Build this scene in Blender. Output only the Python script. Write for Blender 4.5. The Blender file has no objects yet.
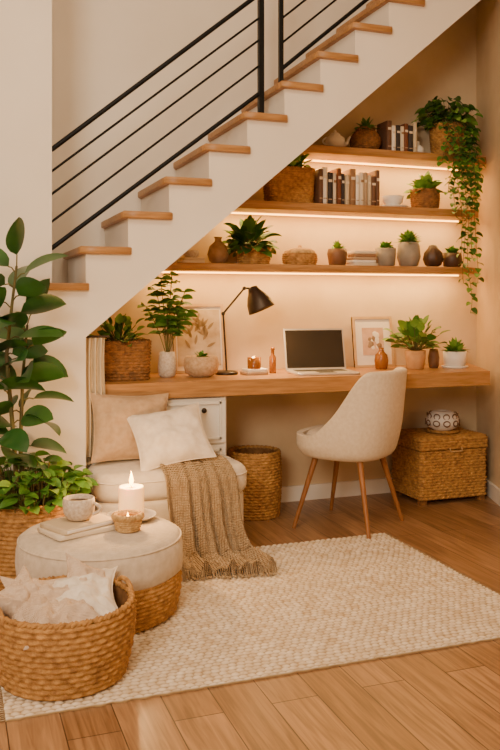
import bpy, math, random
from mathutils import Vector, Matrix, noise
random.seed(7)
PI=math.pi
def sm(a,b,x):
    t=max(0,min(1,(x-a)/(b-a))); return t*t*(3-2*t)
def lin(c): 
    c=c.lstrip('#'); r=[int(c[i:i+2],16)/255 for i in (0,2,4)]
    return tuple([(x/12.92 if x<=.04045 else ((x+.055)/1.055)**2.4) for x in r]+[1])
# ---------------- materials
MATS={}
def mat(name,c1,c2=None,rough=.7,nscale=8,stretch=(1,1,1),bump=0.0,bscale=60,metal=0,emit=None,estr=0,kind='noise',spec=.4,trans=0,bstretch=None,sss=0,sheen=0):
    if name in MATS: return MATS[name]
    m=bpy.data.materials.new(name); m.use_nodes=True; nt=m.node_tree; N=nt.nodes; L=nt.links
    b=N['Principled BSDF']; b.inputs['Roughness'].default_value=rough; b.inputs['Metallic'].default_value=metal
    b.inputs['Specular IOR Level'].default_value=spec
    if trans: b.inputs['Transmission Weight'].default_value=trans
    if sss: b.inputs['Subsurface Weight'].default_value=sss; b.inputs['Subsurface Scale'].default_value=.02
    if sheen: b.inputs['Sheen Weight'].default_value=sheen
    c1=lin(c1); c2=lin(c2) if c2 else c1
    tc=N.new('ShaderNodeTexCoord'); mp=N.new('ShaderNodeMapping'); mp.inputs['Scale'].default_value=stretch
    L.new(tc.outputs['Object'],mp.inputs['Vector'])
    nz=N.new('ShaderNodeTexNoise'); nz.inputs['Scale'].default_value=nscale; nz.inputs['Detail'].default_value=6
    L.new(mp.outputs[0],nz.inputs['Vector'])
    rp=N.new('ShaderNodeValToRGB'); rp.color_ramp.elements[0].position=.32; rp.color_ramp.elements[1].position=.68
    rp.color_ramp.elements[0].color=c1; rp.color_ramp.elements[1].color=c2
    L.new(nz.outputs['Fac'],rp.inputs[0]); L.new(rp.outputs[0],b.inputs['Base Color'])
    if bump:
        bp=N.new('ShaderNodeBump'); bp.inputs['Strength'].default_value=bump; bp.inputs['Distance'].default_value=.01
        if kind=='fabric':
            w1=N.new('ShaderNodeTexWave'); w1.inputs['Scale'].default_value=bscale; w1.bands_direction='X'; w1.inputs['Distortion'].default_value=1.5
            w2=N.new('ShaderNodeTexWave'); w2.inputs['Scale'].default_value=bscale; w2.bands_direction='Z'; w2.inputs['Distortion'].default_value=1.5
            L.new(tc.outputs['Object'],w1.inputs['Vector']);L.new(tc.outputs['Object'],w2.inputs['Vector'])
            ad=N.new('ShaderNodeMath'); ad.operation='ADD'; L.new(w1.outputs['Fac'],ad.inputs[0]);L.new(w2.outputs['Fac'],ad.inputs[1])
            L.new(ad.outputs[0],bp.inputs['Height'])
        else:
            n2=N.new('ShaderNodeTexNoise'); n2.inputs['Scale'].default_value=bscale; n2.inputs['Detail'].default_value=5
            mp2=N.new('ShaderNodeMapping'); mp2.inputs['Scale'].default_value=bstretch or stretch
            L.new(tc.outputs['Object'],mp2.inputs['Vector']); L.new(mp2.outputs[0],n2.inputs['Vector'])
            L.new(n2.outputs['Fac'],bp.inputs['Height'])
        L.new(bp.outputs[0],b.inputs['Normal'])
    if emit:
        b.inputs['Emission Color'].default_value=lin(emit); b.inputs['Emission Strength'].default_value=estr
    MATS[name]=m; return m

WALL=mat('wall_paint','#ede2d3','#e6daca',rough=.9,nscale=2,bump=.05,bscale=40,spec=.2)
NOOK=mat('nook_plaster','#ddc5a2','#ccb28d',rough=.92,nscale=3,bump=.18,bscale=14,spec=.15)
CEIL=mat('ceiling_paint','#f3ece4','#efe8df',rough=.95)
TRIM=mat('trim_paint','#efe7db','#e9e1d4',rough=.5)
WOOD=mat('oak_wood','#b88753','#986a3a',rough=.40,nscale=5,stretch=(1.2,14,14),bump=.05,bscale=12)
WOODD=mat('oak_leg','#a0693a','#85542b',rough=.45,nscale=6,stretch=(12,12,1.5))
BLACK=mat('black_metal','#141518','#191a1c',rough=.45,metal=.6)
BRONZE=mat('bronze_metal','#463a30','#362c25',rough=.4,metal=.6)
WICK=mat('wicker','#c39050','#8c6032',rough=.75,nscale=45,bump=.4,bscale=220)
WICKL=mat('wicker_light','#d4ae76','#ad844e',rough=.8,nscale=60,bump=.4,bscale=220)
WICKD=mat('wicker_dark','#976534','#684524',rough=.75,nscale=50,bump=.4,bscale=200)
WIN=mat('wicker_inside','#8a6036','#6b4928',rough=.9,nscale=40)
LINEN=mat('linen_cream','#e3d5c1','#d8c7b0',rough=.95,nscale=30,bump=.25,bscale=110,kind='fabric',spec=.1,sheen=.2)
POUF=mat('pouf_fabric','#dbc9b3','#cab79e',rough=.95,nscale=40,bump=.3,bscale=120,kind='fabric',spec=.1,sheen=.2)
CHAIRF=mat('chair_fabric','#e3d1b8','#d7c2a6',rough=.95,nscale=60,bump=.25,bscale=140,kind='fabric',spec=.1,sheen=.2)
PILB=mat('pillow_beige','#c8aa8a','#b99a79',rough=.95,nscale=40,bump=.3,bscale=130,kind='fabric',spec=.1)
PILW=mat('pillow_white','#eee2d2','#e2d3c0',rough=.95,nscale=40,bump=.3,bscale=100,kind='fabric',spec=.1)
THROW=mat('throw_knit','#c9af8e','#b89b78',rough=1,nscale=50,bump=.8,bscale=45,kind='fabric',spec=.05)
BLANK=mat('blanket_cream','#e6cdb5','#d8ba9e',rough=1,nscale=30,bump=.5,bscale=80,kind='fabric',spec=.05)
CURT=mat('curtain_linen','#dccbb0','#cbb898',rough=.95,nscale=20,stretch=(20,20,1),spec=.1)
WHITEC=mat('white_ceramic','#ece3d8','#e5dbcd',rough=.4)
SPECK=mat('speckled_ceramic','#dccdb9','#bda58c',rough=.6,nscale=90)
GREYC=mat('grey_ceramic','#9c907f','#80766a',rough=.6,nscale=15)
BROWNC=mat('brown_ceramic','#80593a','#5e402a',rough=.5,nscale=14)
DARKC=mat('dark_ceramic','#52392a','#372519',rough=.45,nscale=14)
SOIL=mat('soil','#3a2a1d','#2a1d13',rough=1,nscale=60)
LEAF=mat('leaf_green','#5c8831','#3c6520',rough=.45,nscale=10)
LEAFD=mat('leaf_dark','#38652c','#22471d',rough=.28,nscale=6,spec=.6)
LEAFM=mat('leaf_fern','#44692a','#2e4d1e',rough=.45,nscale=9)
LEAFL=mat('leaf_light','#86a846','#608834',rough=.5,nscale=12)
STEM=mat('stem','#6f6a36','#54442a',rough=.8)
WAX=mat('candle_wax','#f3e3c8','#eedab8',rough=.5,sss=.3,emit='#ffa548',estr=1.3)
FLAME=mat('flame','#ffd080',emit='#ffa63c',estr=30)
GLASS=mat('amber_glass','#b8752f','#965a22',rough=.15,trans=.4)
ALU=mat('laptop_aluminium','#d4cbc2','#cec5bc',rough=.35,metal=.5)
SCREEN=mat('laptop_screen','#241d16','#2b221a',rough=.12,spec=.6)
KEYS=mat('laptop_keys','#3b3733','#35312d',rough=.6)
PAPER=mat('paper','#efe4d6','#e9dccb',rough=.9)
PINK=mat('art_pink','#dcb79c','#c59c80',rough=.9,nscale=14)
ARTD=mat('art_ink','#a48a70','#86694f',rough=.9,nscale=20)
FRAMEW=mat('frame_wood','#cfae80','#b99468',rough=.6,nscale=10)
LED=mat('led_strip','#ffd090',emit='#ffae4a',estr=10)
BULB=mat('bulb','#ffd9a0',emit='#ffc080',estr=16)
BK=[mat('book_%d'%i,c,rough=.7) for i,c in enumerate(['#6a4a36','#dfcdb3','#94704f','#3b3330','#f0e5d5','#b09374','#75442b','#ceb897'])]

# ---------------- mesh builder
class B:
    def __init__(s): s.v=[];s.f=[];s.mi=[];s.sm=[];s.mats=[];s.m=Matrix()
    def idx(s,m):
        if m not in s.mats: s.mats.append(m)
        return s.mats.index(m)
    def add(s,vs,fs,m,smooth=True):
        o=len(s.v); k=s.idx(m)
        s.v+= [s.m@Vector(p) for p in vs]
        for f in fs: s.f.append([i+o for i in f]); s.mi.append(k); s.sm.append(smooth)
    def grid(s,P,m,cu=False,cv=False,smooth=True):
        nu=len(P);nv=len(P[0]);vs=[p for r in P for p in r];fs=[]
        for i in range(nu if cu else nu-1):
            for j in range(nv if cv else nv-1):
                a=i*nv+j;b_=((i+1)%nu)*nv+j;c=((i+1)%nu)*nv+(j+1)%nv;d=i*nv+(j+1)%nv
                fs.append([a,b_,c,d])
        s.add(vs,fs,m,smooth)
    def lathe(s,prof,m,c=(0,0,0),n=32,cap=True,fn=None,smooth=True):
        P=[]
        for r,z in prof:
            row=[]
            for k in range(n):
                a=2*PI*k/n; rr=r*(fn(a,z) if fn else 1)
                row.append((c[0]+rr*math.cos(a),c[1]+rr*math.sin(a),c[2]+z))
            P.append(row)
        s.grid(P[::-1],m,cv=True,smooth=smooth)
        if cap:
            o=[(c[0],c[1],c[2]+prof[0][1])]+P[0]; s.add(o,[[0,1+(k+1)%n,1+k] for k in range(n)],m,smooth)
            o=[(c[0],c[1],c[2]+prof[-1][1])]+P[-1]; s.add(o,[[0,1+k,1+(k+1)%n] for k in range(n)],m,smooth)
    def tube(s,pts,rad,m,n=8,closed=False):
        pts=[Vector(p) for p in pts];P=[];L=len(pts); ref=None
        for i,p in enumerate(pts):
            if closed: t=pts[(i+1)%L]-pts[i-1]
            else: t=pts[min(i+1,L-1)]-pts[max(i-1,0)]
            t.normalize()
            if ref is None: ref=Vector((0,0,1)) if abs(t.z)<.9 else Vector((1,0,0))
            u=(ref-t*ref.dot(t)); 
            if u.length<1e-4: u=t.orthogonal()
            u.normalize(); ref=u; w=t.cross(u)
            r=rad(i/max(1,L-1)) if callable(rad) else rad
            P.append([p+u*r*math.cos(2*PI*k/n)+w*r*math.sin(2*PI*k/n) for k in range(n)])
        s.grid(P,m,cu=closed,cv=True)
        if not closed:
            s.add(P[0],[list(range(n))],m); s.add(P[-1],[list(range(n))[::-1]],m)
    def box(s,x0,x1,y0,y1,z0,z1,m,smooth=False):
        vs=[(x,y,z) for z in(z0,z1) for y in(y0,y1) for x in(x0,x1)]
        s.add(vs,[[0,2,3,1],[4,5,7,6],[0,1,5,4],[2,6,7,3],[0,4,6,2],[1,3,7,5]],m,smooth)
    def prism(s,poly,y0,y1,m):  # poly in XZ
        n=len(poly); vs=[(x,y0,z) for x,z in poly]+[(x,y1,z) for x,z in poly]
        s.add(vs,[list(range(n)),list(range(n,2*n))[::-1]]+[[i,i+n,(i+1)%n+n,(i+1)%n] for i in range(n)],m,False)
    def slab(s,c,w,d,z0,z1,rad,edge,m,crown=0,n=48,ne=4,smooth=True,fn=None):
        out=rrect(w,d,rad,n); rows=[]
        prof=[]
        for i in range(ne+1): a=PI/2*i/ne; prof.append((edge*(1-math.sin(a)),z0+edge*(1-math.cos(a))))
        for i in range(ne+1): a=PI/2*i/ne; prof.append((edge*(1-math.cos(a)),z1-edge*(1-math.sin(a))))
        for ins,z in prof:
            rows.append([(c[0]+x-nx*ins,c[1]+y-ny*ins,z) for x,y,nx,ny in out])
        last=rows[-1]
        for q in (.85,.6,.3):
            rows.append([(c[0]+(p[0]-c[0])*q,c[1]+(p[1]-c[1])*q,z1+crown*(1-q*q)) for p in last])
        rows.append([(c[0],c[1],z1+crown)]*len(out))
        if fn: rows=[[fn(*p) for p in r] for r in rows]
        s.grid([r for r in rows][::-1],m,cv=True,smooth=smooth)
        s.add(rows[0],[list(range(len(out)))[::-1]],m,False)
    def leaf(s,base,d,length,width,droop,m,n=6,fold=.25,p=.8,twist=0):
        t=Vector(d).normalized(); pos=Vector(base); up=Vector((0,0,1))
        side=t.cross(up)
        if side.length<.05: side=Vector((math.cos(twist),math.sin(twist),0))
        side.normalize(); side=(Matrix.Rotation(twist,3,t)@side)
        rows=[]
        for i in range(n+1):
            q=i/n; w=width/2*(math.sin(PI*min(1,q**p))**.7 if 0<q<1 else 0.02)
            nn=side.cross(t)
            rows.append([pos-side*w+nn*w*fold,pos.copy(),pos+side*w+nn*w*fold])
            t=(t+Vector((0,0,-droop/n))).normalized()
            side=(side-t*side.dot(t)).normalized()
            pos=pos+t*length/n
        s.grid(rows,m)
    def ball(s,c,r,m,n=16,sc=(1,1,1)):
        P=[]
        for i in range(n//2+1):
            a=PI*i/(n//2)
            P.append([(c[0]+sc[0]*r*math.sin(a)*math.cos(2*PI*k/n),c[1]+sc[1]*r*math.sin(a)*math.sin(2*PI*k/n),c[2]-sc[2]*r*math.cos(a)) for k in range(n)])
        s.grid(P[::-1],m,cv=True)
    def obj(s,name,loc=(0,0,0),rot=0,mods=()):
        me=bpy.data.meshes.new(name); me.from_pydata([tuple(p) for p in s.v],[],s.f)
        for m in s.mats: me.materials.append(m)
        me.polygons.foreach_set('material_index',s.mi); me.polygons.foreach_set('use_smooth',s.sm); me.update()
        o=bpy.data.objects.new(name,me); bpy.context.scene.collection.objects.link(o)
        o.location=loc; o.rotation_euler=(0,0,rot); return o

def rrect(w,d,r,n):
    r=min(r,w/2-1e-4,d/2-1e-4); a=w-2*r;b=d-2*r; per=2*a+2*b+2*PI*r; out=[]
    for k in range(n):
        s=per*k/n
        segs=[(a,'b'),(PI*r/2,0),(b,'r'),(PI*r/2,1),(a,'t'),(PI*r/2,2),(b,'l'),(PI*r/2,3)]
        for L,t in segs:
            if s<L or (t==3 and s<=L+1e-6): break
            s-=L
        if t=='b': out.append((-a/2+s,-d/2,0,-1))
        elif t=='r': out.append((w/2,-b/2+s,1,0))
        elif t=='t': out.append((a/2-s,d/2,0,1))
        elif t=='l': out.append((-w/2,b/2-s,-1,0))
        else:
            ang=-PI/2+t*PI/2+s/r; cx=[a/2,a/2,-a/2,-a/2][t]; cy=[-b/2,b/2,b/2,-b/2][t]
            out.append((cx+r*math.cos(ang),cy+r*math.sin(ang),math.cos(ang),math.sin(ang)))
    return out

def weave(b,w,d,rad,z0,z1,scale,m,rowh=.016,nst=40,amp=.008,rim=True,inner=True,thick=.014,per=6):
    N=nst*per; out=rrect(w,d,rad,N); rows=max(2,round((z1-z0)/rowh)); rh=(z1-z0)/rows; R=[]
    sub=4
    for j in range(rows*sub+1):
        z=z0+rh*j/sub; row=j//sub; fr=(j%sub)/sub; bul=math.sin(PI*fr) if j%sub else 0
        sc=scale((z-z0)/(z1-z0)); L=[]
        for k,(x,y,nx,ny) in enumerate(out):
            ph=2*PI*k/per/2*1.0+row*PI
            dd=amp*bul*(.35+.65*(.5+.5*math.cos(ph)))
            L.append((x*sc+nx*dd,y*sc+ny*dd,z))
        R.append(L)
    b.grid(R[::-1],m,cv=True)
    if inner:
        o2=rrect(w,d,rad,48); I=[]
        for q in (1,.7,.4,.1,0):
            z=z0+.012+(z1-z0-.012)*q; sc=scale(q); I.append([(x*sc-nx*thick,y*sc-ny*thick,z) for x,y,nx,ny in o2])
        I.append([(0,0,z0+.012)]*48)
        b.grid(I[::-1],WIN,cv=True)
    o2=rrect(w,d,rad,48); b.add([(x*scale(0),y*scale(0),z0) for x,y,_,_ in o2],[list(range(48))[::-1]],m)
    if rim:
        sc=scale(1); n=max(96,nst*2); o3=rrect(w,d,rad,n)
        for ph in (0,PI):
            pts=[]
            for k,(x,y,nx,ny) in enumerate(o3):
                a=ph+2*PI*k/n*round(nst*.7)
                pts.append((x*sc-nx*thick*.4+nx*.006*math.cos(a),y*sc-ny*thick*.4+ny*.006*math.cos(a),z1+.004+.006*math.sin(a)))
            b.tube(pts,.0075,m,6,closed=True)
def handle(b,c,ang,r,m):
    tx,ty=-math.sin(ang),math.cos(ang); pts=[]
    for k in range(13):
        a=PI*k/12; pts.append((c[0]+tx*r*math.cos(a),c[1]+ty*r*math.cos(a),c[2]+r*.8*math.sin(a)))
    b.tube(pts,.008,m,8)

# ---------------- ROOM
def simple(name,fn,loc=(0,0,0)):
    b=B(); fn(b); return b.obj(name,loc)
fm=bpy.data.materials.new('floor_planks'); fm.use_nodes=True; nt=fm.node_tree;N=nt.nodes;L=nt.links; bs=N['Principled BSDF']
tc=N.new('ShaderNodeTexCoord'); sx=N.new('ShaderNodeSeparateXYZ'); L.new(tc.outputs['Object'],sx.inputs[0])
cx=N.new('ShaderNodeCombineXYZ'); L.new(sx.outputs['Y'],cx.inputs['X']); L.new(sx.outputs['X'],cx.inputs['Y'])
br=N.new('ShaderNodeTexBrick'); br.offset=.37; br.inputs['Scale'].default_value=1; br.inputs['Brick Width'].default_value=1.4; br.inputs['Row Height'].default_value=.15
br.inputs['Mortar Size'].default_value=.0022; br.inputs['Mortar Smooth'].default_value=.3; br.inputs['Color1'].default_value=lin('#ac835c'); br.inputs['Color2'].default_value=lin('#8f6945'); br.inputs['Mortar'].default_value=lin('#4f3624')
L.new(cx.outputs[0],br.inputs['Vector'])
mp=N.new('ShaderNodeMapping'); mp.inputs['Scale'].default_value=(18,1.1,1); L.new(tc.outputs['Object'],mp.inputs['Vector'])
nz=N.new('ShaderNodeTexNoise'); nz.inputs['Scale'].default_value=3; nz.inputs['Detail'].default_value=9; nz.inputs['Distortion'].default_value=.8; L.new(mp.outputs[0],nz.inputs['Vector'])
rp=N.new('ShaderNodeValToRGB'); rp.color_ramp.elements[0].position=.33; rp.color_ramp.elements[1].position=.66
rp.color_ramp.elements[0].color=(.58,.53,.48,1); rp.color_ramp.elements[1].color=(1.12,1.10,1.06,1); L.new(nz.outputs['Fac'],rp.inputs[0])
mx=N.new('ShaderNodeMix'); mx.data_type='RGBA'; mx.blend_type='MULTIPLY'; mx.inputs[0].default_value=1
L.new(br.outputs['Color'],mx.inputs[6]); L.new(rp.outputs[0],mx.inputs[7]); L.new(mx.outputs[2],bs.inputs['Base Color'])
bs.inputs['Roughness'].default_value=.34
bp=N.new('ShaderNodeBump'); bp.inputs['Strength'].default_value=.2; bp.inputs['Distance'].default_value=.004; L.new(br.outputs['Fac'],bp.inputs['Height']); bp.invert=True; L.new(bp.outputs[0],bs.inputs['Normal'])

simple('floor',lambda b:b.box(-2.2,3.6,-2.5,4.65,-.1,0,fm))
simple('wall_back',lambda b:(b.box(.45,3.4,4.55,4.65,0,3.9,NOOK)))
simple('ceiling',lambda b:b.box(-2.2,3.6,-2.5,4.65,3.9,4.0,CEIL))
def sof(x): return 1.022+.845*(x-.596)
simple('wall_stairwell',lambda b:b.prism([(.45,1.0),(.6,sof(.6)+.05),(3.2,sof(3.2)+.05),(3.2,3.9),(.45,3.9)],4.535,4.549,WALL))
def wr(b):
    x1,y1,y0=3.23,4.56,-1.5
    x0=3.23-(4.56-y0)*.375
    vs=[(x1,y1,0),(x0,y0,0),(x0+.1,y0,0),(x1+.1,y1,0)]; vs+=[(x,y,3.9) for x,y,_ in vs]
    b.add(vs,[[0,1,5,4],[1,2,6,5],[2,3,7,6],[3,0,4,7],[4,5,6,7],[3,2,1,0]],NOOK,False)
simple('wall_right',wr)
simple('wall_left',lambda b:b.box(-2.0,-1.9,-2.5,4.0,0,3.9,WALL))
NS=13; X0=.3675; Z0=1.279; RX=.2016; RZ=.1724
simple('wall_front_left',lambda b:(b.box(-1.9,.453,3.98,4.1,Z0-.034,3.9,WALL),b.box(-1.9,.38,3.9,4.1,0,Z0-.034,WALL)))
simple('baseboard_back',lambda b:(b.box(1.345,3.2,4.53,4.55,0,.09,TRIM)))
def bbr(b):
    vs=[]
    y1,y0=4.52,1.0
    for z in (0,.09):
        for (o,y) in ((-.018,y1),(-.018,y0),(-.001,y0),(-.001,y1)): vs.append((3.23-(4.56-y)*.375+o,y,z))
    b.add(vs,[[0,1,5,4],[1,2,6,5],[2,3,7,6],[3,0,4,7],[4,5,6,7],[3,2,1,0]],TRIM,False)
simple('baseboard_right',bbr)

# ---------------- STAIRS
def stairs(b):
    def colm(x0,x1,zb0,zb1,zt):
        b.prism([(x0,zb0),(x1,zb1),(x1,zt),(x0,zt)],3.9,4.533,WALL)
    b.box(.38,.6,3.9,4.533,0,Z0-.034,WALL)
    for i in range(NS):
        xa=X0+i*RX+.03; xb=xa+RX; zt=Z0+i*RZ-.034
        if xb<=.6: continue
        xa2=max(xa,.6); colm(xa2,xb,sof(xa2),sof(xb),zt)
    for i in range(NS):
        xn=X0+i*RX; zt=Z0+i*RZ
        b.slab((xn+.13,(3.87+4.533)/2),.26,4.533-3.87,zt-.034,zt,.006,.005,WOOD,n=24,ne=2)
simple('staircase',stairs)
def rail(b):
    def r2(xa,za,xb,zb,r): b.tube([(xa,4.03,za),(xb,4.03,zb)],r,BLACK,8)
    za=[(1.445,2.285,.011),(1.572,2.43,.006),(1.704,2.565,.006),(1.813,2.68,.006),(1.917,2.805,.012)]
    for a,c,r in za: r2(.455,a,1.527,c,r)
    for z,r in ((2.415,.011),(2.55,.006),(2.68,.006),(2.81,.006),(2.93,.012)): r2(1.64,z,2.75,z+.85*1.11,r)
    b.box(1.513,1.541,4.016,4.044,2.141,2.98,BLACK); b.box(1.629,1.651,4.019,4.041,2.313,3.1,BLACK)
    b.box(1.49,1.565,3.99,4.07,2.141,2.149,BLACK); b.box(1.605,1.675,3.995,4.065,2.313,2.321,BLACK)
simple('stair_railing',rail)

# ---------------- SHELVES with LEDs
LEDW=5.6
def shelf(zt,th,x0,x1):
    b=B(); b.slab(((x0+x1)/2,4.40),x1-x0,.27,zt-th,zt,.005,.004,WOOD,n=24,ne=2)
    b.box(x0+.05,x1-.05,4.49,4.50,zt-th-.008,zt-th,LED)
    b.obj('floating_shelf')
    li=bpy.data.lights.new('led_light','AREA'); li.shape='RECTANGLE'; li.size=x1-x0-.1; li.size_y=.02; li.energy=LEDW*(x1-x0); li.color=(1,.56,.17)
    o=bpy.data.objects.new('led_strip_light',li); bpy.context.scene.collection.objects.link(o); o.location=((x0+x1)/2,4.43,zt-th-.012); o.rotation_euler=(math.radians(8),0,0)
shelf(1.40,.04,.97,3.10); shelf(1.75,.045,1.38,3.10); shelf(2.08,.045,1.77,3.10)

# ---------------- DESK
def desk(b):
    z0,z1=.71,.79
    P=[(.605,4.0),(2.93,4.0),(3.16,4.545),(.605,4.545)]
    vs=[(x,y,z0) for x,y in P]+[(x,y,z1) for x,y in P]
    b.add(vs,[[0,1,5,4],[1,2,6,5],[2,3,7,6],[3,0,4,7],[4,5,6,7],[3,2,1,0]],WOOD,False)
    b.box(.61,1.34,4.04,4.54,.0,.71,TRIM)
    for x0,x1 in ((.63,.97),(.99,1.33)):
        b.box(x0,x1,4.022,4.04,.47,.70,TRIM); b.box(x0,x1,4.022,4.04,.04,.46,TRIM)
        for (za,zb) in ((.49,.68),(.06,.44)):
            b.box(x0+.025,x1-.025,4.012,4.022,za,za+.01,TRIM); b.box(x0+.025,x1-.025,4.012,4.022,zb-.01,zb,TRIM)
            b.box(x0+.025,x0+.035,4.012,4.022,za,zb,TRIM); b.box(x1-.035,x1-.025,4.012,4.022,za,zb,TRIM)
        b.ball(((x0+x1)/2+.05,4.002,.64),.014,BRONZE)
simple('built_in_desk',desk)

# ---------------- RUG
def rug():
    x0,x1,y0,y1=.147,2.09,2.44,3.73; b=B(); nx,ny=600,440; P=[]
    for j in range(ny+1):
        y=y0+(y1-y0)*j/ny; row=[]
        for i in range(nx+1):
            x=x0+(x1-x0)*i/nx
            wob=.006*noise.noise(Vector((x*5,y*5,0)))
            rw=(y+wob)/.0225; k=math.floor(rw); fr=rw-k
            off=noise.noise(Vector((k*7.3,0,0)))*.02
            bead=abs(math.sin(PI*(x+off)/.029+(k%2)*PI/2))**.7
            hgt=.85+.3*noise.noise(Vector((x*25,k*3.1,0)))
            z=.004+.0095*(abs(math.sin(PI*fr))**.7)*(.30+.70*bead)*hgt
            z+=.001*noise.noise(Vector((x*60,y*60,3)))
            e=min(i,nx-i,j,ny-j)
            if e==0: z=.001
            row.append((x+(.006*noise.noise(Vector((y*30,0,1))) if i in(0,nx) else 0),y+(.006*noise.noise(Vector((x*30,2,1))) if j in (0,ny) else 0),max(.001,z)))
        P.append(row)
    m=bpy.data.materials.new('rug_wool'); m.use_nodes=True; nt=m.node_tree;N=nt.nodes;L=nt.links; bs=N['Principled BSDF']; bs.inputs['Roughness'].default_value=1; bs.inputs['Specular IOR Level'].default_value=.05
    tc=N.new('ShaderNodeTexCoord'); nz=N.new('ShaderNodeTexNoise'); nz.inputs['Scale'].default_value=24; nz.inputs['Detail'].default_value=7; L.new(tc.outputs['Object'],nz.inputs[0])
    rp=N.new('ShaderNodeValToRGB'); rp.color_ramp.elements[0].position=.32; rp.color_ramp.elements[0].color=lin('#c7ae8e'); rp.color_ramp.elements[1].position=.64; rp.color_ramp.elements[1].color=lin('#e3d3bc')
    L.new(nz.outputs['Fac'],rp.inputs[0])
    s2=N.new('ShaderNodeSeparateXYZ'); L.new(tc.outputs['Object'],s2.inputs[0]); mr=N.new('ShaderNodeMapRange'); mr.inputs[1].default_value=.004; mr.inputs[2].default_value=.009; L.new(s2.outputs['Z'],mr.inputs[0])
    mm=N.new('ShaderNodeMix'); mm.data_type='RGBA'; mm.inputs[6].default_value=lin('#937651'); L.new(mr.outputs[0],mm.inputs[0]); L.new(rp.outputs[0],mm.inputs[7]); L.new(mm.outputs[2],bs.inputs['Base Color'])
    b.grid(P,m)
    for sx,xx in ((-1,x0),(1,x1)):
        for k in range(110):
            y=y0+.005+(y1-y0-.01)*k/109; l=.012+.010*random.random()
            b.tube([(xx,y,.004),(xx+sx*l*.5,y+random.uniform(-.003,.003),.004),(xx+sx*l,y+random.uniform(-.006,.006),.003)],.0022,m,5)
    b.obj('woven_area_rug')
rug()
RZ0=.013

# ---------------- BENCH
def bench(b):
    c=(.97,3.815)
    def f(x,y,z): 
        return (x,y,z+.004*noise.noise(Vector((x*7,y*7,z*3))))
    b.slab(c,.70,.36,.05,.295,.10,.02,LINEN,n=80)
    b.slab(c,.73,.38,.29,.425,.11,.045,LINEN,crown=.012,n=80,ne=6,fn=f)
    o=rrect(.735,.385,.11,100)
    b.tube([(c[0]+x*.99,c[1]+y*.99,.385) for x,y,_,_ in o],.0035,PILW,5,closed=True)
    for x in(.68,1.26):
        for y in(3.76,3.94): b.lathe([(.022,0.0),(.026,.05)],WOODD,(x,y,0),12)
simple('upholstered_bench',bench)

def pillow(b,w,h,t,m,seed=0,n=30,wr=.012,tips=.1):
    for sgn in (1,-1):
        P=[]
        for i in range(n+1):
            u=-1+2*i/n; row=[]
            for j in range(n+1):
                v=-1+2*j/n
                th=((1-abs(u)**2.6)*(1-abs(v)**2.6))**.55
                x=w/2*u*(1-tips*(1-v*v)); z=h/2*v*(1-tips*(1-u*u))
                wn=noise.noise(Vector((u*2.2+seed,v*2.2,sgn)))*wr+noise.noise(Vector((u*5+seed,v*5,sgn*2)))*wr*.4
                row.append((x,sgn*(t/2*th+wn*min(1,th*1.5)),z))
            P.append(row)
        b.grid(P if sgn<0 else P[::-1],m)
    pts=[]
    for (a,c) in [((-1,-1),(1,-1)),((1,-1),(1,1)),((1,1),(-1,1)),((-1,1),(-1,-1))]:
        for k in range(12):
            u=a[0]+(c[0]-a[0])*k/12; v=a[1]+(c[1]-a[1])*k/12
            pts.append((w/2*u*(1-tips*(1-v*v)),0,h/2*v*(1-tips*(1-u*u))))
    b.tube(pts,.003,m,5,closed=True)
def place(b,loc,rx=0,ry=0,rz=0): b.m=Matrix.Translation(loc)@Matrix.Rotation(rz,4,'Z')@Matrix.Rotation(rx,4,'X')@Matrix.Rotation(ry,4,'Y')
b=B(); place(b,(0,0,0),math.radians(-18),math.radians(3),math.radians(4)); pillow(b,.39,.33,.13,PILB,1,wr=.018); b.obj('throw_pillow',(.815,3.905,.592))
b=B(); place(b,(0,0,0),math.radians(-38),math.radians(-10),math.radians(-6)); pillow(b,.36,.30,.13,PILW,5,wr=.018); b.obj('throw_pillow',(.975,3.765,.560))

# ---------------- THROW
def throw():
    prof=[(3.99,.446),(3.9,.448),(3.78,.450),(3.68,.446),(3.635,.425),(3.605,.385),(3.600,.30),(3.592,.2),(3.575,.11),(3.54,.05),(3.49,.034),(3.43,.030),(3.37,.028)]
    def at(q):
        k=q*(len(prof)-1); i=min(int(k),len(prof)-2); f=k-i; return prof[i][0]*(1-f)+prof[i+1][0]*f, prof[i][1]*(1-f)+prof[i+1][1]*f
    b=B(); P=[]; nu,nv=110,110
    for j in range(nu+1):
        q=j/nu; y,z=at(q)
        y2,z2=at(min(1,q+.02)); y1,z1=at(max(0,q-.02)); ty,tz=y2-y1,z2-z1; l=math.hypot(ty,tz); nyy,nzz=(tz/l,-ty/l)
        xl=.89+.04*q; xr=1.20+.13*q**1.3; row=[]
        for i in range(nv+1):
            s=i/nv; A=.006+.026*sm(.3,.8,q)
            fo=math.sin(s*2*PI*4.2+1.2*math.sin(q*3)+.5)*.6+.5*math.sin(s*2*PI*7.3+q*2)+.9*noise.noise(Vector((s*4,q*3,1)))
            dsp=A*(fo+1.1)+.0022*math.sin(q*PI*2*34)*math.cos(s*PI*2*26); x=xl+(xr-xl)*s+.012*noise.noise(Vector((s*3,q*6,4)))
            yy=y+ (nyy*dsp); zz=z+nzz*dsp*(.8)
            if q>.85: yy+=-.05*(q-.85)/.15*noise.noise(Vector((s*5,0,8)))+.06*(s-.5)*-(q-.85)/.15
            row.append((x,yy,max(.022,zz)))
        P.append(row)
    b.grid(P,THROW)
    P2=[[ (p[0],p[1]+.004,p[2]-.004) for p in r] for r in P]; b.grid([r[::-1] for r in P2],THROW)
    for i in range(0,nv+1,2):
        p=P[-1][i]; a=random.uniform(-.3,.3)
        b.tube([p,(p[0]+.01*a,p[1]-.018,.020),(p[0]+.03*a,p[1]-.04,.018)],.003,THROW,5)
    b.obj('knit_throw_blanket')
throw()

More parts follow.
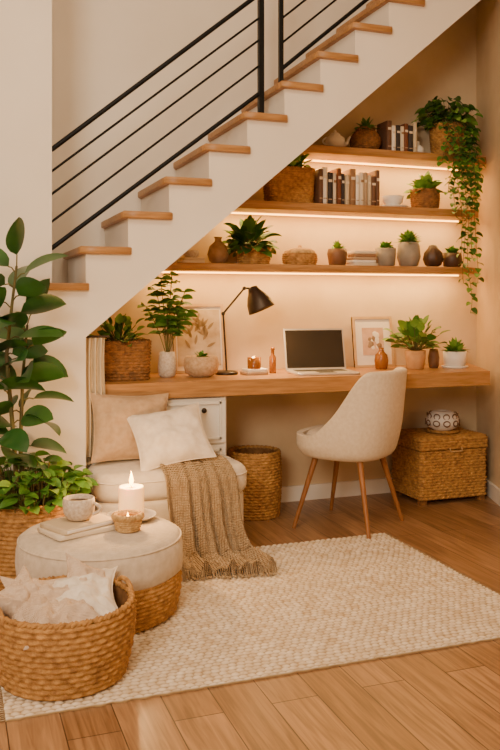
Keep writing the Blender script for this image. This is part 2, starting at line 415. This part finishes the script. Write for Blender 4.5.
# ---------------- POUF
PH=.035
b=B()
weave(b,.60,.60,.3,0,.125+PH,lambda q:.95+.07*math.sin(PI*q*.7),WICK,rowh=.014,nst=64,amp=.007,rim=False,inner=False)
pr=[(.30,.118),(.312,.13),(.316,.17),(.315,.215),(.308,.245),(.292,.262),(.24,.272),(.12,.277),(.01,.278)]
b.lathe([(r,z+PH) for r,z in pr],POUF,n=96,fn=lambda a,z:1+.004*math.sin(9*a+z*30))
b.tube([(.307*math.cos(a*PI/48),.307*math.sin(a*PI/48),.247+PH) for a in range(96)],.004,POUF,6,closed=True)
b.obj('round_pouf',(.545,3.174,RZ0))
PT=.278+RZ0+PH
b=B()
b.slab((0,0),.26,.18,0,.018,.004,.003,BK[1],n=24,ne=2); b.slab((.005,.003),.245,.17,.004,.0145,.003,.001,PAPER,n=24,ne=1)
b.m=Matrix.Rotation(.12,4,'Z'); b.slab((-.003,0),.235,.165,.0185,.038,.004,.003,BK[7],n=24,ne=2); 
b.slab((.003,-.003),.232,.163,.0225,.034,.003,.001,PAPER,n=24,ne=1)
b.obj('stacked_books',(.462,3.165,PT),.35)
b=B()
b.lathe([(.03,.0),(.046,.006),(.058,.03),(.061,.06),(.059,.082),(.056,.084),(.054,.079),(.055,.05),(.046,.02),(.02,.012),(.001,.011)],SPECK,n=40,cap=False)
b.lathe([(.0545,.066),(.001,.066)],DARKC,n=24,cap=False)
b.tube([(.055+.0+.032*math.sin(PI*k/10),0,.066-.045*k/10) for k in range(11)],.0065,SPECK,8)
b.obj('coffee_mug',(.462,3.175,PT+.039),-.5)
b=B()
b.lathe([(.04,0),(.085,.004),(.098,.014),(.1,.016),(.096,.016),(.08,.008),(.001,.007)],WHITEC,n=48,cap=False)
b.obj('candle_plate',(.685,3.27,PT))
b=B(); b.lathe([(.048,0),(.05,.004),(.05,.112),(.047,.118),(.035,.113),(.001,.110)],WAX,n=40)
b.tube([(0,0,.108),(.001,0,.126)],.0015,DARKC,5); b.lathe([(.001,.12),(.007,.128),(.010,.140),(.005,.160),(.0005,.178)],FLAME,n=12)
b.obj('pillar_candle',(.685,3.275,PT+.009))
b=B(); weave(b,.105,.105,.052,0,.05,lambda q:.8+.22*q,WICKL,rowh=.009,nst=22,amp=.005,thick=.008)
b.lathe([(.022,.02),(.022,.045),(.001,.044)],WAX,(.0,0,0),20,cap=False); b.lathe([(.0008,.045),(.005,.052),(.0005,.068)],FLAME,n=10)
b.obj('wicker_tealight_bowl',(.635,3.10,PT+.001))
def point(name,loc,e,col,r=.02):
    li=bpy.data.lights.new(name,'POINT'); li.energy=e; li.color=col; li.shadow_soft_size=r
    o=bpy.data.objects.new(name,li); bpy.context.scene.collection.objects.link(o); o.location=loc
point('candle_flame_light',(.685,3.275,PT+.22),10,(1,.55,.20))

# ---------------- FRONT BASKET
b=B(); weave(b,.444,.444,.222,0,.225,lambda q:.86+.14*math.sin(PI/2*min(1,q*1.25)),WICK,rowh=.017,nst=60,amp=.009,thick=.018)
handle(b,(-.218,0,.215),PI,.05,WICK); handle(b,(.218,0,.215),0,.05,WICK)
b.obj('round_wicker_basket',(.342,2.675,RZ0),.3)
b=B()
def crumple(cx,cy,cz,w,h,rx,ry,rz,m,seed,wr=.03):
    place(b,(cx,cy,cz),math.radians(rx),math.radians(ry),rz); pillow(b,w,h,.11,m,seed,n=44,wr=wr,tips=.24)
crumple(-.045,.05,.195,.30,.27,-60,10,.15,BLANK,9)
crumple(.055,.03,.20,.28,.27,-66,-24,-.5,PILW,14)
crumple(-.01,-.07,.185,.28,.22,-80,6,.2,BLANK,33)
crumple(.09,.09,.215,.2,.22,-38,34,.5,BLANK,21,.02)
crumple(-.12,.06,.21,.18,.20,-40,-30,.2,BLANK,55,.02)
b.m=Matrix(); b.ball((0,0,.11),.16,BLANK,24,(1,1,.6))
b.obj('crumpled_cushion_pile',(.342,2.675,RZ0))

# ---------------- PLANTS
def rosette(b,c,n,L,W,m,el=(20,80),droop=.8,p=.8,stem=.0,fold=.25,m2=None):
    for k in range(n):
        a=k*2.399+random.uniform(-.3,.3); e=math.radians(random.uniform(*el)); l=L*random.uniform(.7,1.1)
        d=Vector((math.cos(a)*math.cos(e),math.sin(a)*math.cos(e),math.sin(e))); base=Vector(c)
        if stem:
            s=stem*random.uniform(.35,1.1); mid=base+d*s*.5+Vector((0,0,s*.08)); end=base+d*s
            b.tube([base,mid,end],.002 if stem<.2 else .004,STEM,5); base=end
        b.leaf(base,d+Vector((0,0,.1)),l,W*random.uniform(.8,1.15),droop*random.uniform(.6,1.3),(m2 if m2 and k%2 else m),fold=fold,p=p,twist=random.uniform(-.6,.6))
b=B()
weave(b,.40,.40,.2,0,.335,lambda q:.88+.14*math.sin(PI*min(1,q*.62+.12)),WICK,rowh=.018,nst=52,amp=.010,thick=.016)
handle(b,(0,-.19,.30),-PI/2,.05,WICK)
b.lathe([(.17,.30),(.001,.31)],SOIL,n=24,cap=False)
def bigplant():
    stems=[([(-.05,0,.28),(-.07,.0,.6),(-.10,-.01,.95),(-.08,-.02,1.15),(-.06,-.03,1.33)],19),([(-.02,.02,.28),(-.04,.03,.55),(-.03,.04,.85),(-.01,.04,1.08)],15),([(-.07,-.03,.28),(-.14,-.05,.5),(-.19,-.06,.8),(-.22,-.06,1.05)],12)]
    for pts,n in stems:
        V=[Vector(p) for p in pts]; fine=[]
        for i in range(len(V)-1):
            for k in range(6): fine.append(V[i].lerp(V[i+1],k/6))
        fine.append(V[-1]); b.tube(fine,lambda q:.011-.006*q,STEM,8)
        for k in range(n):
            q=.30+.70*k/(n-1); p=fine[int(q*(len(fine)-1))]; a=k*2.4+len(pts)*1.1
            e=math.radians(random.uniform(5,40)) if k<n-1 else math.radians(70)
            d=Vector((math.cos(a)*math.cos(e),math.sin(a)*math.cos(e)*.8,math.sin(e)))
            if d.y>.1: d.y*=.45
            l=random.uniform(.165,.205)
            b.tube([p,p+d*.03+Vector((0,0,.008)),p+d*.05],.003,STEM,5)
            b.leaf(p+d*.05,d+Vector((0,-.12,0)),l,l*.64,random.uniform(.4,1.1),LEAFD if k%4 else LEAFM,n=9,fold=.22,p=.85,twist=random.choice([-1,1])*random.uniform(.25,.9))
bigplant()
for k in range(250):
    a=random.uniform(0,2*PI); r=.19*math.sqrt(random.random()); base=Vector((r*.85*math.cos(a),r*.85*math.sin(a),.33)); top=base+Vector((math.cos(a)*r*.35,math.sin(a)*r*.35,random.uniform(.02,.17)*(1.2-r*3)))
    b.tube([base-Vector((0,0,.04)),top],.002,STEM,4)
    aa=a+random.uniform(-1.2,1.2); b.leaf(top,(math.cos(aa),math.sin(aa),random.uniform(.1,.8)),random.uniform(.06,.085),.046,.8,LEAF if k%3 else LEAFL,n=5,fold=.25,p=.8,twist=random.uniform(-.7,.7))
for v in b.v:
    if v.y>.2: v.y=.2+.055*math.tanh((v.y-.2)/.055)
b.obj('potted_rubber_plant',(.325,3.635,RZ0))

D=.79
b=B(); weave(b,.27,.22,.06,0,.19,lambda q:.94+.06*q,WICKD,rowh=.016,nst=44,amp=.008); b.lathe([(.10,.165),(.001,.17)],SOIL,n=20,cap=False)
rosette(b,(-.02,0,.16),60,.06,.042,LEAFL,(15,88),.7,stem=.14,m2=LEAF)
b.obj('wicker_basket_planter',(.84,4.24,D))
b=B(); b.lathe([(.03,0),(.045,.01),(.05,.05),(.046,.1),(.04,.135),(.036,.135),(.036,.1),(.001,.1)],SPECK,n=32)
for sx,sy,h in ((-.06,0,.34),(.03,.02,.42),(.09,-.02,.33),(-.01,-.04,.27),(-.11,.01,.25),(.06,.03,.26),(-.03,.02,.40),(.11,.0,.22)):
    pts=[Vector((0,0,.1)).lerp(Vector((sx,sy,.12+h)),q)+Vector((0,0,.03*math.sin(PI*q))) for q in [k/8 for k in range(9)]]
    b.tube(pts,.0025,STEM,5)
    for k in range(3,9):
        for a in (k*1.9+sx*9,k*1.9+2+sx*9,k*1.9+4.1+sx*9):
            b.leaf(pts[k],(math.cos(a),math.sin(a)*.7,.5),random.uniform(.055,.078),.048,.9,LEAF if (k%2) else LEAFL,n=5,twist=random.uniform(-.7,.7))
b.obj('vase_with_greenery',(1.086,4.27,D))
def frame(name,loc,w,h,art,tilt=8,fm_=FRAMEW,rz=0):
    b=B(); place(b,(0,0,0),math.radians(-tilt),0,rz); t=.014
    b.box(-w/2,w/2,0,.012,0,h,PAPER)
    for x0,x1,z0,z1 in ((-w/2,w/2,0,t),(-w/2,w/2,h-t,h),(-w/2,-w/2+t,t,h-t),(w/2-t,w/2,t,h-t)): b.box(x0,x1,-.008,.012,z0,z1,fm_)
    art(b,w,h); b.obj(name,loc)
def art1(b,w,h):
    b.box(-w*.42,w*.42,-.0015,-.0005,h*.1,h*.92,mat('art_aged','#d3bd9e','#ae9270',rough=.9,nscale=12))
    for k in range(26):
        a=random.uniform(.3,PI-.3); b.leaf((random.uniform(-.06,.06),-.003,h*.35+random.random()*h*.4),(math.cos(a),0.0,math.sin(a)),.06,.016,.0,mat('art_faint','#9b805f','#89704f',rough=.9),n=4,fold=0,twist=PI/2)
def art2(b,w,h):
    b.box(-w*.27,w*.27,-.0015,-.0005,h*.24,h*.78,PINK)
    for k in range(14): b.ball((random.uniform(-.04,.04),-.002,h*.5+random.uniform(-.04,.05)),random.uniform(.008,.02),ARTD if k%2 else PAPER,10,(1,.08,1))
frame('framed_botanical_print',(1.325,4.46,D),.30,.39,art1,8)
frame('framed_picture',(2.44,4.475,D),.27,.31,art2,8)
b=B(); b.lathe([(.05,0),(.085,.02),(.095,.06),(.092,.09),(.085,.11),(.08,.11),(.08,.09),(.001,.09)],mat('rattan_pot','#d2b08a','#b58f63',rough=.8,nscale=60,bump=.5,bscale=120),n=40)
b.lathe([(.083,.095),(.001,.1)],SOIL,n=20,cap=False)
rosette(b,(0,0,.09),22,.03,.02,LEAF,(5,80),.5,stem=.025)
b.obj('round_planter',(1.265,4.24,D))
b=B()
b.lathe([(.062,0),(.064,.004),(.062,.014),(.05,.019),(.012,.022),(.001,.022)],BRONZE,n=40)
def arm(p,q): b.tube([p,q],.0055,BRONZE,8)
e1=(-.02,0,.335); e2=(.10,-.01,.475)
arm((0,0,.02),e1); arm(e1,e2); b.ball(e1,.011,BRONZE,12); b.ball(e2,.011,BRONZE,12)
ap=Vector((.15,-.01,.475)); dr=Vector((.34,-.22,-.92)).normalized()
arm(e2,tuple(ap))
rot=Vector((0,0,-1)).rotation_difference(dr).to_matrix().to_4x4()
b.m=Matrix.Translation(ap)@rot
b.lathe([(.001,.012),(.026,.006),(.036,-.02),(.052,-.045),(.068,-.08),(.076,-.125),(.077,-.13),(.074,-.129),(.064,-.082),(.044,-.045),(.001,-.03)],BRONZE,n=40,cap=False)
b.ball((0,0,-.092),.028,BULB,16)
b.m=Matrix(); b.obj('desk_lamp',(1.435,4.32,D))
lp=Vector((1.435,4.32,D))+ap+dr*.14
li=bpy.data.lights.new('desk_lamp_light','SPOT'); li.energy=20; li.color=(1,.64,.28); li.spot_size=math.radians(140); li.spot_blend=.8; li.shadow_soft_size=.03
o=bpy.data.objects.new('desk_lamp_light',li); bpy.context.scene.collection.objects.link(o); o.location=lp; o.rotation_euler=dr.to_track_quat('-Z','Y').to_euler()
b=B(); b.slab((0,0),.13,.1,0,.018,.003,.002,BK[5],n=24,ne=1); b.slab((.004,0),.12,.09,.018,.033,.003,.002,BK[4],n=24,ne=1)
b.obj('small_book_stack',(1.575,4.26,D),.1)
b=B(); b.lathe([(.03,0),(.034,.004),(.034,.05),(.001,.05)],WAX,n=24); b.lathe([(.037,.0),(.038,.062),(.036,.062),(.035,.002)],GLASS,n=24,cap=False); b.lathe([(.0008,.052),(.004,.058),(.0005,.07)],FLAME,n=10)
b.obj('jar_candle',(1.575,4.26,D+.033))
b=B(); b.lathe([(.017,0),(.019,.004),(.019,.09),(.01,.105),(.009,.13),(.012,.132),(.012,.145),(.001,.145)],GLASS,n=20)
b.obj('amber_bottle',(1.70,4.3,D))
b=B(); b.slab((0,0),.36,.235,.0,.014,.012,.004,ALU,n=40,ne=3)
b.box(-.145,.145,-.0,.095,.014,.0152,KEYS); b.box(-.05,.05,-.10,-.02,.014,.0147,KEYS)
place(b,(0,.117,.012),math.radians(-14),0,0)
b.box(-.18,.18,0,.006,0,.24,ALU); b.box(-.171,.171,-.0015,0,.012,.230,SCREEN); 
b.obj('laptop',(1.955,4.185,D),-.12)
b=B(); b.lathe([(.03,0),(.036,.005),(.042,.05),(.036,.085),(.02,.1),(.012,.115),(.016,.125),(.001,.128)],GLASS,n=24)
b.obj('amber_glass_jar',(2.41,4.34,D))
b=B(); b.lathe([(.042,0),(.05,.005),(.06,.07),(.063,.11),(.06,.112),(.056,.1),(.001,.098)],mat('pot_tan','#cfa06f','#bd8c5b',rough=.7,nscale=20),n=32)
rosette(b,(0,0,.1),90,.07,.054,LEAF,(15,88),.8,stem=.16,m2=LEAFL); b.obj('potted_pilea',(2.60,4.27,D))
b=B(); b.lathe([(.024,0),(.03,.01),(.034,.06),(.028,.1),(.024,.115),(.02,.11),(.001,.1)],BROWNC,n=24); b.obj('brown_vase',(2.745,4.3,D))
b=B(); b.lathe([(.075,0),(.08,.006),(.08,.012),(.001,.013)],WHITEC,n=32); b.lathe([(.055,.012),(.066,.02),(.07,.1),(.066,.1),(.062,.085),(.001,.085)],WHITEC,n=32)
rosette(b,(0,0,.085),60,.095,.03,LEAFL,(20,85),.6,p=.7,m2=LEAF); b.obj('potted_succulent',(2.88,4.28,D))

# ---------------- SHELF ITEMS
S3,S2,S1=1.40,1.75,2.08; Y=4.38
def pot(name,x,z,prof,m,plant=None,y=Y):
    b=B(); b.lathe(prof,m,n=32)
    if plant: plant(b)
    return b.obj(name,(x,y,z))
b=B(); b.slab((0,0),.13,.1,0,.016,.003,.002,BK[4],n=24,ne=1); b.slab((.005,0),.12,.09,.016,.032,.003,.002,BK[1],n=24,ne=1); b.lathe([(.03,.032),(.045,.05),(.04,.072),(.001,.075)],SPECK,n=24); b.obj('book_stack_with_stone',(1.25,Y,S3))
pot('brown_gourd_vase',1.405,S3,[(.03,0),(.05,.02),(.06,.055),(.048,.1),(.02,.125),(.018,.14),(.024,.15),(.018,.148),(.001,.14)],mat('gourd_glaze','#b08d6a','#8c6a4a',rough=.6,nscale=20))
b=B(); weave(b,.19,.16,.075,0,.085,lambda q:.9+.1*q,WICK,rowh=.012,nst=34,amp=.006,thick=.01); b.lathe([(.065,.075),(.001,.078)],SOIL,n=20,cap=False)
rosette(b,(-.03,0,.075),95,.11,.06,LEAFM,(0,85),1.0,stem=.11,m2=LEAF); b.obj('fern_in_basket',(1.62,4.39,S3))
b=B(); weave(b,.2,.17,.084,0,.07,lambda q:.85+.15*math.sin(PI*min(1,q*.7+.1)),WICK,rowh=.011,nst=38,amp=.006,thick=.01,inner=False,rim=False)
b.lathe([(.092,.068),(.088,.082),(.06,.096),(.015,.1),(.012,.115),(.001,.118)],WICKL,n=32,cap=False,fn=lambda a,z:1+.02*math.sin(20*a)); b.obj('lidded_wicker_bowl',(1.90,Y,S3))
pot('potted_succulent',2.14,S3,[(.04,0),(.05,.01),(.06,.07),(.054,.10),(.048,.10),(.001,.09)],BROWNC,lambda b:rosette(b,(0,0,.09),40,.06,.026,LEAFL,(10,85),.4))
b=B()
for i,(w,c) in enumerate([(.16,1),(.15,4),(.155,5),(.14,2),(.145,1)]): b.slab((random.uniform(-.005,.005),0),w,.12,i*.018,i*.018+.017,.003,.002,BK[c],n=24,ne=1)
b.obj('book_stack',(2.30,Y,S3))
pot('potted_succulent',2.46,S3,[(.04,0),(.056,.01),(.062,.06),(.064,.11),(.06,.11),(.001,.1)],GREYC,lambda b:rosette(b,(0,0,.1),50,.06,.03,LEAF,(10,85),.5))
pot('potted_succulent',2.62,S3,[(.04,0),(.056,.01),(.072,.06),(.066,.13),(.054,.15),(.05,.15),(.001,.14)],GREYC,lambda b:rosette(b,(0,0,.145),90,.085,.026,LEAFL,(0,88),.3,m2=LEAF))
b=B(); b.lathe([(.025,0),(.048,.015),(.062,.05),(.054,.09),(.032,.115),(.022,.135),(.001,.14)],DARKC,n=36,fn=lambda a,z:1+.05*math.sin(9*a)); b.obj('dark_gourd_ornament',(2.79,Y,S3))
pot('potted_succulent',2.93,S3,[(.04,0),(.054,.01),(.06,.05),(.054,.09),(.05,.09),(.001,.08)],DARKC,lambda b:rosette(b,(0,0,.08),44,.06,.028,LEAF,(10,85),.5))
b=B(); weave(b,.28,.19,.06,0,.19,lambda q:.92+.08*q,WICK,rowh=.014,nst=46,amp=.007); handle(b,(.13,0,.185),0,.03,WICK); b.lathe([(.08,.16),(.001,.165)],SOIL,n=20,cap=False)
rosette(b,(.02,0,.155),50,.065,.044,LEAF,(20,85),.8,stem=.10,m2=LEAFL); b.obj('wicker_basket_planter',(1.83,Y,S2))
def booksrow(name,x,z,n,hh,W=(.018,.034)):
    b=B(); cx_=0
    for k in range(n):
        w=random.uniform(*W); h=hh*random.uniform(.8,1.0); d=random.uniform(.12,.15); m=BK[[0,4,3,1,6,3,7,2,4,1,5,7,0][k%13]]
        b.slab((cx_+w/2,-.01),w-.002,d,0,h,.002,.0015,m,n=20,ne=1); b.box(cx_+.003,cx_+w-.005,-.07,.05,h-.001,h+.0005,PAPER)
        b.box(cx_+.004,cx_+w-.006,-.01-d/2-.0006,-.01-d/2+.001,h*.7,h*.78,BK[1] if m!=BK[1] else BK[2])
        b.box(cx_+.004,cx_+w-.006,-.01-d/2-.0006,-.01-d/2+.001,h*.15,h*.18,BK[5])
        cx_+=w
    b.obj(name,(x,Y,z))
booksrow('row_of_books',1.985,S2,14,.215,(.022,.035))
pot('white_bowl',2.51,S2,[(.07,0),(.092,.008),(.094,.014),(.04,.014),(.04,.022),(.058,.037),(.066,.075),(.062,.075),(.05,.037),(.001,.027)],WHITEC)
b=B(); weave(b,.17,.17,.084,0,.11,lambda q:.85+.15*math.sin(PI*min(1,q*.6+.1)),WICKD,rowh=.012,nst=32,amp=.006,thick=.01); b.lathe([(.065,.095),(.001,.1)],SOIL,n=20,cap=False)
rosette(b,(0,0,.09),66,.09,.05,LEAFL,(0,85),.7,stem=.06,m2=LEAF); b.obj('potted_plant',(2.735,Y,S2))
b=B(); b.lathe([(.03,0),(.05,.01),(.062,.04),(.055,.07),(.03,.085),(.032,.09),(.02,.1),(.006,.102),(.01,.112),(.001,.118)],WHITEC,n=32)
b.tube([(.055,0,.03),(.08,0,.045),(.092,0,.075),(.1,0,.085)],lambda q:.012-.006*q,WHITEC,8); b.tube([(-.055-.025*math.sin(PI*k/8),0,.025+.045*k/8) for k in range(9)],.005,WHITEC,8)
b.obj('white_teapot',(2.125,Y,S1))
b=B(); weave(b,.18,.18,.089,0,.13,lambda q:.45+.55*math.sin(PI*(q*.82+.12)),WICKD,rowh=.011,nst=34,amp=.006,thick=.01); rosette(b,(0,0,.11),40,.065,.038,LEAF,(10,80),.6,stem=.04,m2=LEAFL); b.obj('round_wicker_vase',(2.325,Y,S1))
booksrow('row_of_books',2.43,S1,7,.19,(.022,.032))
pot('white_ceramic_jar',2.675,S1,[(.03,0),(.045,.008),(.048,.04),(.03,.06),(.016,.065),(.018,.085),(.001,.088)],WHITEC)
# ivy
b=B(); weave(b,.21,.2,.099,0,.19,lambda q:.86+.14*math.sin(PI/2*min(1,q*1.3)),WICK,rowh=.014,nst=40,amp=.007,thick=.012); b.lathe([(.09,.17),(.001,.175)],SOIL,n=20,cap=False)
for k in range(230):
    a=random.uniform(0,2*PI); e=random.uniform(.1,1.4); r=random.uniform(.06,.2); p=Vector((max(-.2,min(.12,math.cos(a)*math.cos(e)*r*1.1)),math.sin(a)*math.cos(e)*r*.75,.18+math.sin(e)*r*.95))
    if k%3==0: b.tube([(0,0,.16),p],.0018,STEM,4)
    b.leaf(p,(math.cos(a),math.sin(a),.2),random.uniform(.05,.075),.052,1.0,[LEAF,LEAFL,LEAFM][k%3],n=5,p=.6,twist=random.uniform(-.7,.7))
for vx,vl,ph in ((-.06,.55,0),(-.03,.75,1),(.0,.95,2),(.03,1.12,3),(.055,.8,4),(.08,.95,5),(-.10,.4,6),(.02,.5,7),(-.14,.22,8),(.06,.35,9)):
    pts=[(vx*.4,-.05,.18),(vx*.8,-.12,.21),(vx,-.17,.15)]
    n=int(vl/.03)
    for k in range(n): pts.append((vx+.018*math.sin(k*.35+ph),-.185-.012*math.sin(k*.5+ph),.12-k*.03))
    b.tube(pts,.0018,STEM,4)
    for k in range(2,len(pts)):
        p=Vector(pts[k])
        for s_ in range(2 if k<18 else 1):
            a=k*2.2+s_*2.5+ph; b.leaf(p,(math.cos(a),-abs(math.sin(a))*.5,random.uniform(-.2,.4)),random.uniform(.034,.055),.04,1.2,[LEAF,LEAFL,LEAFM][(k+s_)%3],n=5,p=.6,twist=random.uniform(-.6,.6))
b.obj('hanging_ivy_planter',(2.90,4.39,S1))

# ---------------- under desk basket + chest
b=B(); weave(b,.30,.30,.15,0,.35,lambda q:.86+.14*math.sin(PI*min(1,q*.6+.15)),WICK,rowh=.016,nst=46,amp=.008,thick=.014); b.obj('tall_wicker_basket',(1.60,4.33,0))
b=B(); weave(b,.455,.34,.02,.03,.315,lambda q:1,WICK,rowh=.017,nst=72,amp=.008,rim=False,inner=False)
weave(b,.47,.355,.02,.32,.385,lambda q:1,WICK,rowh=.016,nst=74,amp=.007,rim=False,inner=False)
b.slab((0,0),.465,.35,.375,.39,.02,.006,WICK,n=48)
for x in(-.2,.2):
    for y in(-.14,.14): b.box(x-.02,x+.02,y-.02,y+.02,0,.035,WICKD)
for k in range(14):
    b.tube([(-.225,-.165+k*.0254,.391),(.225,-.165+k*.0254,.391)],.006,WICK,6)
b.tube([(-.04,-.185,.33),(-.04,-.195,.31),(.04,-.195,.31),(.04,-.185,.33)],.005,WICKL,6)
b.obj('wicker_storage_chest',(2.80,4.335,0))
b=B(); 
b.lathe([(.05,.012),(.085,.03),(.1,.065),(.092,.10),(.06,.125),(.035,.13),(.03,.125),(.001,.12)],WHITEC,n=48)
for k in range(10):
    a=k*2*PI/10
    for z_,r_ in ((.06,.1005),(.10,.092)): 
        pts=[(r_*math.cos(a+.2*math.cos(t*PI/6)),r_*math.sin(a+.2*math.cos(t*PI/6)),z_+.016*math.sin(t*PI/6)) for t in range(12)]
        b.tube(pts,.0035,BROWNC,5,closed=True)
b.lathe([(.09,0),(.1,.004),(.1,.014),(.001,.014)],WICK,n=32)
b.obj('patterned_ceramic_bowl',(2.82,4.32,.398))

# ---------------- CHAIR
def chair():
    b=B(); n=84; nt=24; P=[]
    f_=lambda c:.50+.355*sm(-.3,.68,c)
    for k in range(n):
        a=2*PI*k/n; c=-math.sin(a)
        h=f_(c); rx=.25;ry=.24
        row=[]
        for t in range(nt+1):
            q=t/nt
            if q<.45: r=(q/.45)*.90; z0=.385
            else: r=.90+.10*math.sin(min(1,(q-.45)/.2)*PI/2); z0=None
            if z0 is None:
                s_=(q-.45)/.55; z=.385+.02+(h-.405)*s_
                if s_<.15: z=.385+(z-.385)*(.5+.5*s_/.15)
            else: z=.385+.02*(q/.45)**4*.5
            hh=max(0,(z-.45))/.40
            cc,ss=math.cos(a),math.sin(a); e=.74
            row.append((rx*r*(1-.03*hh)*math.copysign(abs(cc)**e,cc),ry*r*math.copysign(abs(ss)**e,ss)-.045*hh*max(0,c),z))
        P.append(row)
    b.grid(P,CHAIRF,cu=True)
    o=b.obj('shell',(0,0,0)); 
    md=o.modifiers.new('m','SMOOTH'); md.iterations=6; md.factor=.5
    md=o.modifiers.new('s','SOLIDIFY'); md.thickness=.036; md.offset=0
    md=o.modifiers.new('b','SUBSURF'); md.levels=1; md.render_levels=2
    b2=B(); b2.slab((0,.005),.42,.41,.42,.505,.16,.03,CHAIRF,crown=.012,n=64); o2=b2.obj('seat_cushion')
    b3=B()
    for sx in(-1,1):
        for sy in(-1,1): b3.tube([(sx*.13,sy*.12,.40),(sx*.22,sy*.215,0.0)],lambda q:.017-.007*q,WOODD,12)
    b3.box(-.15,.15,-.135,.135,.372,.388,BLACK)
    o3=b3.obj('legs')
    e=bpy.data.objects.new('upholstered_desk_chair',None); bpy.context.scene.collection.objects.link(e)
    for q in(o,o2,o3): q.parent=e
    e.location=(2.005,3.965,0); e.rotation_euler=(0,0,math.radians(38))
chair()

# ---------------- CURTAIN
b=B(); P=[]
for j in range(13):
    z=.455+(1.02-.455)*j/12; row=[]
    for i in range(41):
        s=i/40; row.append((.606+.095*s+.004*math.sin(j*.5),3.955+.018*math.sin(s*PI*7+.3*math.sin(j*.4)),z))
    P.append(row)
b.grid(P[::-1],CURT); b.obj('linen_curtain')
b=B(); b.tube([(.603,3.955,1.025),(.72,3.955,1.025)],.006,BRONZE,8); b.obj('curtain_rod')

# ---------------- LIGHTS
def area(name,loc,tgt,size,e,col,sy=None):
    li=bpy.data.lights.new(name,'AREA'); li.energy=e; li.color=col; li.size=size
    if sy: li.shape='RECTANGLE'; li.size_y=sy
    o=bpy.data.objects.new(name,li); bpy.context.scene.collection.objects.link(o); o.location=loc
    o.rotation_euler=(Vector(tgt)-Vector(loc)).to_track_quat('-Z','Y').to_euler()
area('offscreen_key_light',(-1.5,-.6,2.5),(1.3,3.6,.6),1.3,150,(1,.855,.67),1.3)  # added soft area light, out of view behind left; no window stands there
area('overhead_fill_light',(.6,1.6,3.8),(.9,2.4,0),1.0,46,(1,.80,.54))  # unseen overhead fill, added to brighten the room; no fixture modelled
w=bpy.data.worlds.new('world'); bpy.context.scene.world=w; w.use_nodes=True
w.node_tree.nodes['Background'].inputs[0].default_value=(1,.84,.65,1); w.node_tree.nodes['Background'].inputs[1].default_value=.33

# ---------------- CAMERA
cam=bpy.data.cameras.new('camera'); co=bpy.data.objects.new('camera',cam); bpy.context.scene.collection.objects.link(co)
co.location=(0,0,1.2); co.rotation_euler=(math.radians(90),0,math.radians(-20)); cam.lens=39.6; cam.sensor_width=36; cam.shift_y=-.1; cam.clip_start=.05
bpy.context.scene.camera=co
